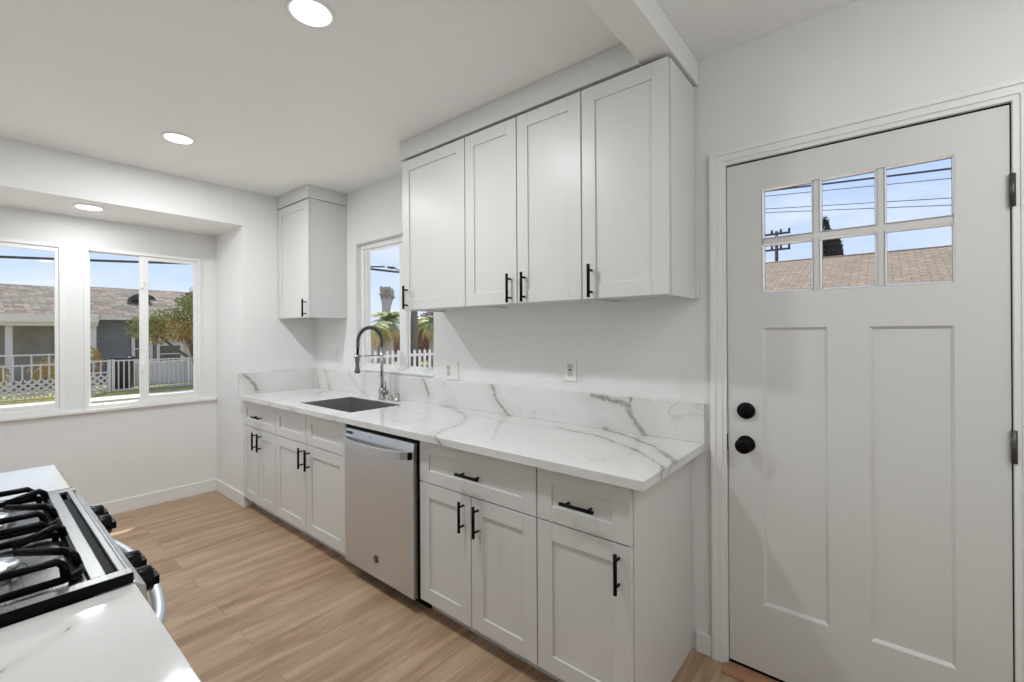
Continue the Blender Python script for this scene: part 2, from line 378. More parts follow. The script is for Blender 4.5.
# ------------------------------------------------------------------ windows
def win_unit(name, y0, y1, z0, z1):
    """sliding window in the alcove wall, seen from +X"""
    w_ = bpy.data.objects.new(name, None); C.objects.link(w_); w_.location = (XA, (y0+y1)/2, z0); w_['kind'] = 'structure'
    f = MB(); t = .026
    f.frame('x', y0, y1, z0, z1, XA-.075, XA+.010, t, t, t, t)
    f.build('window_frame', 'vinyl', w_, .002)
    mid = y0+.345
    s1 = MB(); a0, a1, b0, b1 = y0+t, mid+.012, z0+t, z1-t; q = .014   # fixed pane frame, far side
    s1.frame('x', a0, a1, b0, b1, XA-.06, XA-.035, q, q, q*.5, q*.5)
    o = s1.build('fixed_sash', 'vinyl', w_, .0015)
    MB().box(XA-.05, XA-.046, a0+q, a1-q, b0+q*.5, b1-q*.5).build('pane', 'glass', o)
    s2 = MB(); a0, a1 = mid-.014, y1-t; q = .040
    s2.frame('x', a0, a1, b0, b1, XA-.032, XA-.004, q+.016, .022, q, .030)
    o = s2.build('sliding_sash', 'vinyl', w_, .002)
    MB().box(XA-.02, XA-.016, a0+q+.016, a1-.022, b0+q, b1-.030).build('pane', 'glass', o)
    l_ = MB()
    for zc in (z0+.30, z1-.26): l_.box(XA-.004, XA+.012, a0+.006, a0+.022, zc-.03, zc+.03)
    l_.build('latch', 'vinyl', o, .003)
    return w_
win_unit('window_1', *W1, *WZ)
win_unit('window_2', *W2, *WZ)
struct('trim_3', MB().box(XA, XA+.03, YF, -.612, .812, .836), 'sill', .004)
def kitchen_window():
    w_ = bpy.data.objects.new('window_3', None); C.objects.link(w_); w_.location = (KX[0], 0, KZ[0]); w_['kind'] = 'structure'
    x0, x1 = KX; z0, z1 = KZ; ya, yb = .045, .11; t = .044
    MB().frame('y', x0, x1, z0, z1, ya, yb, t, t, .035, .045).build('window_frame', 'vinyl', w_, .003)
    b0, b1 = z0+.035, z1-.045
    xm = 1.172; q = .018
    s2 = MB(); a0, a1 = x0+t, xm+.03
    s2.frame('y', a0, a1, b0, b1, .06, .08, q, .075, q, q)
    o = s2.build('sliding_sash', 'vinyl', w_, .002)
    MB().box(a0+q, a1-.075, .068, .072, b0+q, b1-q).build('pane', 'glass', o)
    s1 = MB(); a0, a1 = xm-.01, x1-t
    s1.frame('y', a0, a1, b0, b1, .082, .10, .045, .012, .014, .014)
    o = s1.build('fixed_sash', 'vinyl', w_, .002)
    MB().box(a0+.045, a1-.012, .088, .092, b0+.014, b1-.014).build('pane', 'glass', o)
    MB().box(x0+.002, x1-.002, -.012, .044, z0-.001, z0+.014).build('window_sill', 'sill', w_, .004)
kitchen_window()

# ------------------------------------------------------------------ entry door
def entry_door():
    d = bpy.data.objects.new('door_1', None); C.objects.link(d); d.location = (3.455, 0, 0); d['kind'] = 'structure'
    x0, x1, z0, z1 = 3.4555, 4.2600, .022, 2.0790; ya, yb = .002, .044
    G = (3.587, 4.140, 1.547, 1.960); P1 = (3.584, 3.800); P2 = (3.920, 4.137); PZ = (.294, 1.406)
    s_ = MB()
    s_.box(x0, P1[0], ya, yb, z0, z1).box(P2[1], x1, ya, yb, z0, z1)
    s_.box(P1[0], P2[1], ya, yb, G[3], z1).box(P1[0], P2[1], ya, yb, PZ[1], G[2]).box(P1[0], P2[1], ya, yb, z0, PZ[0]).box(P1[1], P2[0], ya, yb, *PZ)
    for p in (P1, P2):
        s_.slope_frame(p[0], p[1], PZ[0], PZ[1], ya, ya+.011, .010)
        s_.box(p[0], p[1], ya+.011, yb-.002, *PZ)
    s_.build('door_slab', 'doorp', d)
    mv = ((3.7555, 3.7785), (3.9435, 3.9655)); mh = (1.739, 1.763)
    g = MB()
    for a, b in mv: g.box(a, b, ya+.004, yb-.004, G[2], G[3])
    g.box(G[0], G[1], ya+.0042, yb-.0042, *mh)
    g.build('muntin_grid', 'doorp', d, .003)
    xs = (G[0], mv[0][0], mv[0][1], mv[1][0], mv[1][1], G[1]); zs = (G[2], mh[0], mh[1], G[3])
    for i in (0, 2, 4):
        for j in (0, 2):
            a, b, c_, e = xs[i], xs[i+1], zs[j], zs[j+1]
            st = MB().slope_frame(a, b, c_, e, ya-.0015, ya+.0175, .0050)
            st.slope_frame(a+.0, b-.0, c_+.0, e-.0, yb-.003, yb-.017, .006)
            o = st.build('glazing_stop', 'vinyl', d)  # whiter than the slab, imitating skylight caught on the pane rims
            MB().box(a+.001, b-.001, .0205, .0245, c_+.001, e-.001).build('pane', 'glass', o)
    # jamb, weather seal, casing
    j = MB(); j.box(3.449, 3.4525, .0, .125, 0, DZ).box(4.2635, 4.267, .0, .125, 0, DZ).box(3.449, 4.267, .0, .125, 2.0855, DZ)
    j.build('door_jamb', 'trim', d)
    k_ = MB(); k_.box(3.4526, 3.470, .046, .06, .02, 2.085).box(4.246, 4.2634, .046, .06, .02, 2.085).box(3.4526, 4.2634, .046, .06, 2.065, 2.085)
    k_.box(3.4526, 3.4552, .010, .046, .02, 2.0853).box(4.2603, 4.2634, .004, .046, .02, 2.0853).box(3.4553, 4.2602, .004, .046, 2.0795, 2.0853)
    k_.box(3.4526, 4.2634, .006, .044, .0085, .0205); k_.build('weather_seal', 'gap', d)
    cs = MB(); wv = .064
    def prof(a, b, yy):  # stepped casing
        cs.box(a[0], a[1], yy, 0, b[0], b[1])
    for (u0, u1, dy) in ((0, .018, -.010), (.016, .044, -.015), (.042, .061, -.021)):
        L_, R_, T_ = 3.4520-u1, 4.2640+u1, 2.0860+u1; wd = u1-u0
        pl = [(L_, 0), (L_, T_), (R_, T_), (R_, 0), (R_-wd, 0), (R_-wd, T_-wd), (L_+wd, T_-wd), (L_+wd, 0)]
        vs = [(q[0], yy, q[1]) for yy in (dy, -.0004) for q in pl]
        fs = [(0, 1, 6, 7), (1, 2, 5, 6), (2, 3, 4, 5), (8, 15, 14, 9), (9, 14, 13, 10), (10, 13, 12, 11)]+[(q, (q+1) % 8, 8+(q+1) % 8, 8+q) for q in range(8)]
        cs.add(vs, fs)
    cs.build('door_casing', 'trim', d, .0025)
    MB().box(3.44, 4.275, -.075, .12, .0005, .008).build('threshold', 'beige', d, .003)
    kb = MB().lathe([(.034, .0), (.034, -.006), (.014, -.010), (.012, -.030), (.020, -.034), (.029, -.044), (.031, -.052), (.027, -.062), (.012, -.066), (.001, -.066)], (3.523, ya, .931), 'y')
    kb.build('door_knob', 'black', d)
    MB().lathe([(.034, 0), (.033, -.010), (.029, -.018), (.006, -.020), (.001, -.02)], (3.524, ya, 1.067), 'y').build('deadbolt', 'black', d)
    MB().box(3.4505, 3.4535, -.004, .03, .895, .965).build('strike_plate', 'gap', d)
    for zc in (1.815, 1.035, .24):
        h = MB().tube([(4.264, -.0085, zc-.050), (4.264, -.0085, zc+.050)], .0075, 12)
        h.box(4.2605, 4.272, -.008, .001, zc-.048, zc+.048)
        h.build('door_hinge', 'hinge', d)
entry_door()

# ------------------------------------------------------------------ recessed lights
def can(x, y, z, label, r=.083, watt=None):
    t = thing('recessed_light', label, 'ceiling light', (x, y, z), 'recessed ceiling lights')
    MB().lathe([(r, 0), (r, -.004), (r-.004, -.007), (r-.016, -.004), (r-.016, 0.0)], (x, y, z-.0005)).build('trim_ring', 'lamp_trim', t)
    MB().lathe([(r-.017, -.0012), (r-.017, -.0075), (.001, -.0085)], (x, y, z-.0005)).build('lens', 'glow', t)
    ld = bpy.data.lights.new('recessed_lamp', 'AREA'); ld.shape = 'DISK'; ld.size = 2*(r-.02); ld.energy = watt or CAN_W; ld.color = (.95, .985, 1.0); ld.spread = math.pi
    lo = bpy.data.objects.new('recessed_lamp', ld); C.objects.link(lo); lo.location = (0, 0, -.012); lo.parent = t
    return t
can(2.353, -1.227, H, 'round recessed ceiling light nearest the camera, cut by the top edge of the photo')
can(.721, -1.224, H, 'round recessed light in the main ceiling, toward the bay windows', watt=13.5)
can(-.264, -1.493, 2.28, 'round recessed light in the lowered ceiling above the bay windows', watt=3.4)
def globe(x, y, z, watt, label):  # unseen globe added as soft fill for the ceiling and cabinets
    t = thing('added_fill_light', label, 'ceiling light', (x, y, H), 'added fill globes')
    MB().lathe([(.06, 0), (.06, -.015), (.02, -.03), (.008, -.035), (.008, z-H+.10), (.03, z-H+.095), (.03, z-H+.085)], (x, y, H-.0005)).build('stem', 'chrome', t)
    o = MB().sphere((x, y, z), .10, 24, 14).build('globe', 'glow', t); o.visible_shadow = True
    ld = bpy.data.lights.new('added_fill_bulb', 'POINT'); ld.shadow_soft_size = .12; ld.energy = watt; ld.color = (.95, .985, 1.0)
    lo = bpy.data.objects.new('added_fill_bulb', ld); C.objects.link(lo); lo.location = (0, 0, z-H-.24); lo.parent = t
globe(4.75, -.93, 2.25, 7, 'opal globe light added as unseen fill, hanging right of the beam behind the camera')
can(4.65, -1.25, H, 'added unseen recessed light between the beam and the right wall, in front of the white door', watt=6)  # extra recessed lamp added out of view to light the door end

# ------------------------------------------------------------------ cabinets
def pull(mb_name, p0, p1, out, parent):
    """bar pull: p0..p1 ends of the bar, out = vector from door face to bar axis"""
    a, b, o = Vector(p0), Vector(p1), Vector(out); d = (b-a).normalized(); L = (b-a).length
    m_ = MB().tube([a, b], .0068, 12)
    for s_ in (.17, .83):
        c_ = a+d*L*s_; m_.tube([c_-o+o.normalized()*.0005, c_], .0048, 10)
    return m_.build(mb_name, 'black', parent, label='matt black bar pull')
def shaker(mb, x0, x1, z0, z1, yf, st=.068, th=.019, rec=.007, rail=None):
    rail = rail or st
    mb.box(x0, x0+st, yf, yf+th, z0, z1).box(x1-st, x1, yf, yf+th, z0, z1)
    mb.box(x0+st, x1-st, yf, yf+th, z1-rail, z1).box(x0+st, x1-st, yf, yf+th, z0, z0+rail)
    mb.box(x0+st, x1-st, yf+rec, yf+th-.002, z0+rail, z1-rail)
    return mb
FY = -.610
def base_cab(x0, x1, label, drawers, doors, pulls, end_r=False, end_l=False, zt=.874, toe=True):
    t = thing('base_cabinet', label, 'kitchen cabinet', (x0, 0, 0), 'white shaker base cabinets')
    b = MB(); yb = FY+.021; p = .018
    b.box(x0, x0+p, yb, -.004, .0 if end_l else .10, zt).box(x1-p, x1, yb, -.004, .0 if end_r else .10, zt)
    b.box(x0+p, x1-p, yb, -.004, .10, .118).box(x0+p, x1-p, -.016, -.004, .118, zt)
    b.box(x0+p, x0+p+.02, yb, yb+.018, .118, zt).box(x1-p-.02, x1-p, yb, yb+.018, .118, zt)
    b.box(x0+p, x1-p, yb, yb+.018, zt-.03, zt).box(x0+p, x1-p, yb, yb+.018, .645, .68)
    for a, c_ in zip(doors, doors[1:]):
        pass
    b.build('carcass', 'cab', t)
    MB().box(x0+(p if end_l else 0), x1-(p if end_r else 0), -.535, -.52, 0, .0995).build('toe_kick', 'cab', t)
    g = .0030
    for i in range(len(drawers)-1):
        a, c_ = drawers[i]+g, drawers[i+1]-g
        dm = shaker(MB(), a, c_, .668, .868, FY, .068, rail=.060)
        kind = 'drawer' if pulls[0] else 'false_drawer_front'
        o = dm.build(kind, 'cab', t, .0012)
        if pulls[0]:
            xc = (a+c_)/2+pulls[0][1]
            pull('handle', (xc-.07, FY-.032, .760), (xc+.07, FY-.032, .760), (0, -.032, 0), o)
    for i in range(len(doors)-1):
        a, c_ = doors[i]+g, doors[i+1]-g
        o = shaker(MB(), a, c_, .084, .663, FY, .068).build('door', 'cab', t, .0012)
        side = pulls[1][i]
        xc = c_-.042 if side == 'r' else a+.042
        pull('handle', (xc, FY-.032, .504), (xc, FY-.032, .640), (0, -.032, 0), o)
    return t
X0, X1, X2, X3, X4, X5 = -.048, .5554, 1.508, 2.189, 2.907, 3.303
base_cab(X0+.002, X1, 'narrow white shaker base cabinet with one drawer over two doors, against the far left wall', (X0+.002, X1), (X0+.002, .262, X1), ((1, .02), 'rl'))
base_cab(X1, X2, 'wide white shaker sink base cabinet with two blank drawer fronts over two doors', (X1, 1.02, X2), (X1, 1.02, X2), (None, 'rl'))
base_cab(X3, X4, 'white shaker base cabinet right of the dishwasher, one wide drawer over two doors', (X3, X4), (X3, 2.545, X4), ((1, .0), 'rl'))
base_cab(X4, X5, 'white shaker base cabinet nearest the entry door, one drawer over a single door', (X4, X5), (X4, X5), ((1, .0), 'r'), end_r=True)
c1 = base_cab(0, .483, 'white base cabinet at the far side of the stove, under the short countertop', (0, .483), (0, .483), ((1, 0), 'r'), end_r=True)
c1.location = (2.068, YF+.006, 0); c1.rotation_euler.z = math.pi
c2 = base_cab(0, .75, 'white base cabinet under the near veined countertop beside the stove, bottom left', (0, .75), (0, .375, .75), ((1, 0), 'rl'), end_l=True)
c2.location = (3.60, YF+.006, 0); c2.rotation_euler.z = math.pi

UY = -.3285
def wall_cab(x0, x1, z0, z1, label, doors, pulls):
    t = thing('wall_cabinet', label, 'kitchen cabinet', (x0, 0, z0), 'white shaker wall cabinets')
    b = MB(); yb = UY+.021; p = .016
    b.box(x0, x0+p, yb, 0-.001, z0, z1).box(x1-p, x1, yb, -.001, z0, z1).box(x0+p, x1-p, yb, -.001, z1-p, z1)
    b.box(x0+p, x1-p, yb+.02, -.001, z0+.014, z0+.03).box(x0+p, x1-p, -.014, -.001, z0+.03, z1-p)
    b.box(x0+p, x1-p, yb, yb+.019, z0, z0+.04).box(x0+p, x1-p, yb, yb+.019, z1-.04, z1)
    b.build('carcass', 'cab', t, .0006)
    g = .0030
    for i in range(len(doors)-1):
        a, c_ = doors[i]+g, doors[i+1]-g
        o = shaker(MB(), a, c_, z0+.002, z1-.004, UY, .064).build('door', 'cab', t, .0012)
        xc = c_-.036 if pulls[i] == 'r' else a+.047
        pull('handle', (xc, UY-.032, z0+.006), (xc, UY-.032, z0+.146), (0, -.032, 0), o)
    return t
U = (1.684, 2.231, 2.588, 2.950, 3.334)
wall_cab(U[0], U[1]-.0005, 1.534, 2.446, 'single-door white wall cabinet at the left end of the row, beside the kitchen window', (U[0], U[1]), 'l')
wall_cab(U[1]+.0005, U[3]-.0005, 1.534, 2.446, 'two-door white wall cabinet in the middle of the row above the counter', (U[1], U[2], U[3]), 'rl')
wall_cab(U[3]+.0005, U[4], 1.534, 2.446, 'single-door white wall cabinet at the right end of the row, under the ceiling beam', (U[3], U[4]), 'l')
wall_cab(XL+.002, .492, 1.526, 2.462, 'small white wall cabinet alone in the far corner, left of the kitchen window', (XL+.002, .492), 'r')
struct('trim_4', MB().box(U[4], U[4]+.012, -.03, -.001, 1.534, 2.446), 'cab', .001)

# ------------------------------------------------------------------ countertops
SX0, SX1, SY0, SY1 = .785, 1.445, -.540, -.145
ct = thing('countertop', 'long white quartz countertop with grey veins and low backsplash, holding the sink', 'countertop', (1.6, -.33, .877))
s_ = MB(); a, b, z0, z1 = XL+.001, 3.3649, .877, .912; yf = -.651
# slab with a sink cut-out as one ring of faces
xs = (a, SX0, SX1, b); ys = (yf, SY0, SY1, -.001)
vs = []; idx = {}
for kz, zz_ in enumerate((z0, z1)):
    for j, yy in enumerate(ys):
        for i, xx in enumerate(xs): idx[(i, j, kz)] = len(vs); vs.append((xx, yy, zz_))
fs = []
for kz in (0, 1):
    for j in range(3):
        for i in range(3):
            if (i, j) != (1, 1):
                f = (idx[i, j, kz], idx[i+1, j, kz], idx[i+1, j+1, kz], idx[i, j+1, kz]); fs.append(f if kz else f[::-1])
def side(p, q): fs.append((idx[p+(0,)], idx[q+(0,)], idx[q+(1,)], idx[p+(1,)]))
for i in range(3): side((i, 0), (i+1, 0)); side((i+1, 3), (i, 3)); side((3, i), (3, i+1)); side((0, i+1), (0, i))
side((2, 1), (1, 1)); side((1, 2), (2, 2)); side((1, 1), (1, 2)); side((2, 2), (2, 1))
s_.add(vs, fs); s_.build('slab', 'quartz', ct, .002)
MB().box(XL+.0012, 3.3649, -.021, -.001, .9122, 1.083).build('backsplash', 'quartz', ct, .0015)
MB().box(XL+.001, XL+.021, -.645, -.0215, .9122, 1.083).build('backsplash', 'quartz', ct, .0015)
tag(MB().box(1.5795, 2.068, YF+.002, -1.826, .877, .912).build('countertop', 'quartz', None, .002), 'short pale quartz countertop beyond the far side of the stove', 'countertop')
tag(MB().box(2.8465, 3.62, YF+.002, -1.826, .877, .912).build('countertop', 'quartz', None, .002), 'near quartz countertop with a thin grey vein, in front of the stove at bottom left', 'countertop')

# ------------------------------------------------------------------ sink and faucet
sk = thing('sink', 'dark stainless undermount sink set into the long quartz counter', 'sink', (1.105, -.355, .66))
b = MB(); t = .003; zb, zt = .665, .9075; e = .012
x0, x1, y0, y1 = SX0+.0036, SX1-.0036, SY0+.0036, SY1-.0036
b.box(x0-t, x0, y0-t, y1+t, zb, zt).box(x1, x1+t, y0-t, y1+t, zb, zt).box(x0, x1, y0-t, y0, zb, zt).box(x0, x1, y1, y1+t, zb, zt).box(x0-t, x1+t, y0-t, y1+t, zb-t, zb)
b.build('basin', 'sinkst', sk)
MB().lathe([(.055, .0005), (.055, .003), (.045, .004), (.040, .001), (.001, .001)], (1.105, -.30, zb)).build('drain', 'chrome', sk)
fx, fy = 1.100, -.080
fa = thing('faucet', 'tall brushed nickel pull-down spring faucet behind the sink', 'faucet', (fx, fy, .912))
MB().lathe([(.028, 0), (.028, .006), (.024, .010), (.024, .075), (.020, .082), (.0145, .086)], (fx, fy, .9125)).build('faucet_body', 'chrome', fa)
MB().tube([(fx, fy, .995), (fx, fy, 1.30)], .0115, 16).build('riser', 'chrome', fa)
rad = .098; zc = 1.335; arc = [(fx, fy, 1.30), (fx, fy, 1.325)]
for i in range(0, 25):
    an = math.pi*i/24; arc.append((fx, fy-rad+rad*math.cos(an), zc+rad*math.sin(an)*1.05))
yh = fy-2*rad
arc.append((fx, yh-.003, 1.25)); arc.append((fx, yh-.005, 1.225))
MB().tube(arc, .0085, 12).build('hose', 'black', fa)
# coil wound round the arc
sp = []; L = [0]
P_ = [Vector(p) for p in arc]
for p, q in zip(P_, P_[1:]): L.append(L[-1]+(q-p).length)
turns = 46; N = turns*10
for i in range(N+1):
    s0 = L[-1]*.86*i/N; j = max(k_ for k_ in range(len(L)) if L[k_] <= s0+1e-9); j = min(j, len(P_)-2)
    c_ = P_[j].lerp(P_[j+1], (s0-L[j])/(L[j+1]-L[j])); tn = (P_[j+1]-P_[j]).normalized()
    u = Vector((1, 0, 0)); v_ = tn.cross(u); an = 2*math.pi*turns*i/N
    sp.append(c_+(u*math.cos(an)+v_*math.sin(an))*.0125)
MB().tube(sp, .0024, 5).build('spring_coil', 'spring', fa)
MB().lathe([(.011, 1.250), (.015, 1.245), (.016, 1.21), (.012, 1.175), (.014, 1.155), (.019, 1.135), (.020, 1.120), (.016, 1.116), (.001, 1.116)], (fx, yh-.005, 0)).build('spray_head', 'spring', fa)
ar = MB().tube([(fx, fy, 1.235), (fx, yh+.014, 1.235)], .0045, 10)
ar.tube([(fx-.0, yh-.005, 1.225), (fx, yh-.005, 1.245)], .021, 16)
ar.build('holder_arm', 'chrome', fa)
hv = MB().tube([(fx+.015, fy, .963), (fx+.052, fy, .963)], .0185, 16)
hv.tube([(fx+.045, fy, .972), (fx+.050, fy-.004, 1.045)], [.0065, .0045], 10)
hv.build('lever_handle', 'chrome', fa)
sdx = 1.275
sd_ = thing('soap_dispenser', 'small nickel air gap cap standing right of the faucet', 'faucet fitting', (sdx, -.075, .912))
MB().lathe([(.024, 0), (.024, .004), (.019, .006), (.019, .048), (.015, .054), (.001, .055)], (sdx, -.075, .9125)).build('cap', 'chrome', sd_)
bn = MB().lathe([(.019, 0), (.019, .004), (.013, .006), (.012, .03), (.001, .031)], (sdx-.075, -.072, .9125))
tag(bn.build('soap_dispenser', 'chrome'), 'short nickel button between the faucet and the air gap cap', 'faucet fitting')

# ------------------------------------------------------------------ dishwasher
dw = thing('dishwasher', 'stainless steel dishwasher with a bowed bar handle, between the sink cabinet and the drawers', 'dishwasher', (1.85, -.3, 0))
x0, x1 = 1.534, 2.166
MB().box(x0+.004, 2.182, -.604, -.03, .085, .870).box(x0+.002, 2.186, -.545, -.53, .001, .085).build('tub', 'gap', dw)
MB().box(x0+.002, 2.184, -.622, -.604, .852, .872).build('control_strip', 'gap', dw, .002, label='black control strip along the top edge')
pn = MB().prism([(-.604, .072), (-.628, .072), (-.632, .085), (-.632, .80), (-.622, .846), (-.604, .850)], 'x', x0, x1)
pn.build('door_panel', 'steel', dw, .002)
hb = []
for i in range(17):
    u = i/16; hb.append((x0+.010+(x1-x0-.03)*u, -.632-.060*math.sin(math.pi*u)**.6*1.0-.004, .785))
hm = MB(); 
for i, p in enumerate(hb):
    pass
vs, fs = [], []
for i, p in enumerate(hb):
    for dy, dz in ((-.007, -.021), (-.007, .021), (.007, .021), (.007, -.021)): vs.append((p[0], p[1]+dy, p[2]+dz))
for i in range(16):
    for j in range(4): fs.append((i*4+j, i*4+(j+1) % 4, i*4+4+(j+1) % 4, i*4+4+j))
fs += [(0, 1, 2, 3), (64, 65, 66, 67)]
hm.add(vs, fs, False); hm.build('handle', 'steel', dw, .0025)
for q0, q1 in ((x1-.024, 'gap'), (x0+.010, 'steel')): MB().box(q0, q0+.016, -.648, -.6322, .767, .803).build('handle_mount', q1, dw, .002)  # right mount coloured black to stand in for shade at the handle end
bd = MB().lathe([(.021, 0), (.021, -.0015), (.019, -.0022), (.001, -.0022)], (1.846, -.6322, .178), 'y').build('badge', 'slot', dw, label='round dark maker badge')
def text(body, size, loc, m_, parent, name, rot=(math.pi/2, 0, 0)):
    cu = bpy.data.curves.new(name, 'FONT'); cu.body = body; cu.size = size; cu.align_x = 'CENTER'; cu.align_y = 'CENTER'; cu.extrude = .0003
    o = bpy.data.objects.new(name, cu); dg = bpy.context.evaluated_depsgraph_get(); C.objects.link(o); dg.update()
    me = bpy.data.meshes.new_from_object(o.evaluated_get(bpy.context.evaluated_depsgraph_get())); bpy.data.objects.remove(o)
    me.materials.clear(); me.materials.append(M[m_])
    ob = bpy.data.objects.new(name, me); C.objects.link(ob); ob.parent = parent; ob.rotation_euler = rot
    q = Vector(loc); p = parent
    while p is not None: q -= p.location; p = p.parent
    ob.location = q; return ob
text('GE', .019, (1.846, -.6348, .178), 'chrome', bd, 'monogram')
rg_ = MB()
for i in range(32):
    a0, a1 = 2*math.pi*i/32, 2*math.pi*(i+1)/32
    rg_.add([(1.846+r_*math.cos(a_), -.6348, .178+r_*math.sin(a_)) for r_, a_ in ((.0155, a0), (.0155, a1), (.0172, a1), (.0172, a0))], [(0, 1, 2, 3)])
rg_.build('badge_ring', 'chrome', bd)
pl_ = MB().box(x0+.016, x0+.076, -.6310, -.6270, .818, .833).build('name_plate', 'slot', dw, .0005, label='small black name plate')
MB().lathe([(.004, 0), (.004, -.002), (.001, -.002)], (1.79, -.6270, .826), 'y').build('indicator_light', 'slot', dw)

# ------------------------------------------------------------------ outlets
def outlet(x0, x1, z0, z1, gang, label, kind):
    t = thing('outlet' if kind != 'blank' else 'wall_switch', label, 'outlet' if kind != 'blank' else 'switch', ((x0+x1)/2, 0, z0), 'wall plates' if 0 else None)
    MB().box(x0, x1, -.007, -.0005, z0, z1).build('cover_plate', 'plate', t, .002)
    w_ = (x1-x0)/gang; zc = (z0+z1)/2
    for i in range(gang):
        xc = x0+w_*(i+.5)
        if kind == 'blank' or (gang == 2 and i == 1 and kind == 'combo'):
            MB().box(xc-.012, xc+.012, -.010, -.007, zc-.033, zc+.033).build('rocker', 'plate', t, .0015); continue
        MB().box(xc-.0165, xc+.0165, -.0095, -.007, zc-.034, zc+.034).build('receptacle', 'recep', t, .001)
        for dz in (-.019, .019):
            h = MB()
            h.box(xc-.008, xc-.005, -.0100, -.0093, zc+dz-.003, zc+dz+.006).box(xc+.005, xc+.008, -.0100, -.0093, zc+dz-.004, zc+dz+.006).lathe([(.0022, -.0093), (.0022, -.0100)], (xc, 0, zc+dz-.009), 'y', 8)
            h.build('socket_slots', 'slot', t)
        if kind == 'gfci': MB().box(xc-.008, xc+.008, -.0102, -.0093, zc-.004, zc+.004).build('test_button', 'slot', t)
outlet(1.715, 1.832, 1.090, 1.207, 2, 'double white outlet plate on the wall just right of the kitchen window', 'combo')
outlet(2.648, 2.722, 1.135, 1.255, 1, 'single white outlet plate on the wall under the two-door wall cabinet', 'gfci')
outlet(.245, .315, 1.15, 1.265, 1, 'white switch plate on the wall below the small corner cabinet', 'blank')

# ------------------------------------------------------------------ range
rx0, rx1, ry0, ry1 = 2.0735, 2.8405, -2.465, -1.825
rg = thing('range', 'stainless gas range with black grates and knobs, between the two countertops at lower left', 'stove', (2.457, -2.15, 0))
MB().box(rx0+.004, rx1-.004, ry0, -1.880, .03, .895).build('body', 'gap', rg, .003)
for xx in (rx0+.05, rx1-.05):
    for yy in (ry0+.05, -1.95): MB().lathe([(.018, 0), (.018, .03)], (xx, yy, 0)).build('foot', 'gap', rg)
# cooktop with two stamped wells and a rolled front
ck = MB()
ck.box(rx0, rx1, ry0, ry1-.0, .9145, .924)
ck.prism([(-1.886, .9145), (-1.826, .9145), (-1.826, .918), (-1.834, .932), (-1.846, .932), (-1.846, .924), (-1.862, .924), (-1.862, .932), (-1.886, .932)], 'x', rx0+.028, rx1-.028)
ck.box(rx0, rx0+.0285, ry0, -1.8262, .924, .932).box(rx1-.0285, rx1, ry0, -1.8262, .924, .932).box(rx0+.028, rx1-.028, ry0, ry0+.05, .924, .932)
ck.box(2.447, 2.467, ry0+.05, -1.885, .924, .930)
ck.build('cooktop', 'cook', rg, .002)
MB().box(rx0+.10, rx1-.05, -1.8615, -1.8465, .9245, .9255).build('vent_slot', 'gap', rg)
for q0 in (rx1+.0001, rx0-.0035): MB().box(q0, q0+.0034, ry0, -1.828, .9125, .9325).build('side_trim', 'gap', rg, .001, label='black side edge of the cooktop')
MB().prism([(-1.880, .81), (-1.812, .81), (-1.802, .83), (-1.808, .900), (-1.824, .914), (-1.880, .914)], 'x', rx0+.001, rx1-.001).build('control_panel', 'steel', rg, .003)
MB().box(rx0+.002, rx1-.002, -1.880, -1.832, .22, .80).build('oven_door', 'steel', rg, .004)
MB().box(rx0+.10, rx1-.10, -1.8319, -1.829, .34, .66).build('oven_window', 'knob', rg, .002)
MB().box(rx0+.002, rx1-.002, -1.880, -1.836, .05, .212).build('storage_drawer', 'steel', rg, .004)
for kx in (2.186, 2.294, 2.626, 2.732):
    kn = MB().lathe([(.029, 0), (.029, .004), (.0270, .006), (.0265, .026), (.023, .030), (.001, .030)], (kx+.008, -1.808, .868), 'y')
    kn.prism([(kx-.017, .859), (kx+.033, .859), (kx+.033, .877), (kx-.017, .877)], 'y', -1.790, -1.770)
    o = kn.build('knob', 'knob', rg, .001)
    MB().box(kx+.0068, kx+.0092, -1.7798, -1.7696, .8772, .8785).build('pointer_line', 'chrome', o)
hs = []
for i in range(21):
    u = i/20; hs.append((rx0+.035+(rx1-rx0-.07)*u, -1.824+.088*math.sin(math.pi*u)**.35, .775))
MB().tube(hs, .013, 12, flat=.8).build('oven_handle', 'steel', rg)
MB().tube([(rx1-.055, -1.830, .775), (rx1-.030, -1.806, .775)], .015, 12).build('handle_end', 'gap', rg)
MB().tube([(rx0+.055, -1.830, .775), (rx0+.030, -1.806, .775)], .015, 12).build('handle_end', 'gap', rg)
def rr(cx_, cy_, w_, d_, r_, z, n=5):
    out = []
    for (sx, sy, a0) in ((1, 1, 0), (-1, 1, 90), (-1, -1, 180), (1, -1, 270)):
        for i in range(n+1):
            an = R(a0+90*i/n); out.append((cx_+sx*(w_/2-r_)+r_*math.cos(an), cy_+sy*(d_/2-r_)+r_*math.sin(an), z))
    return out+[out[0]]
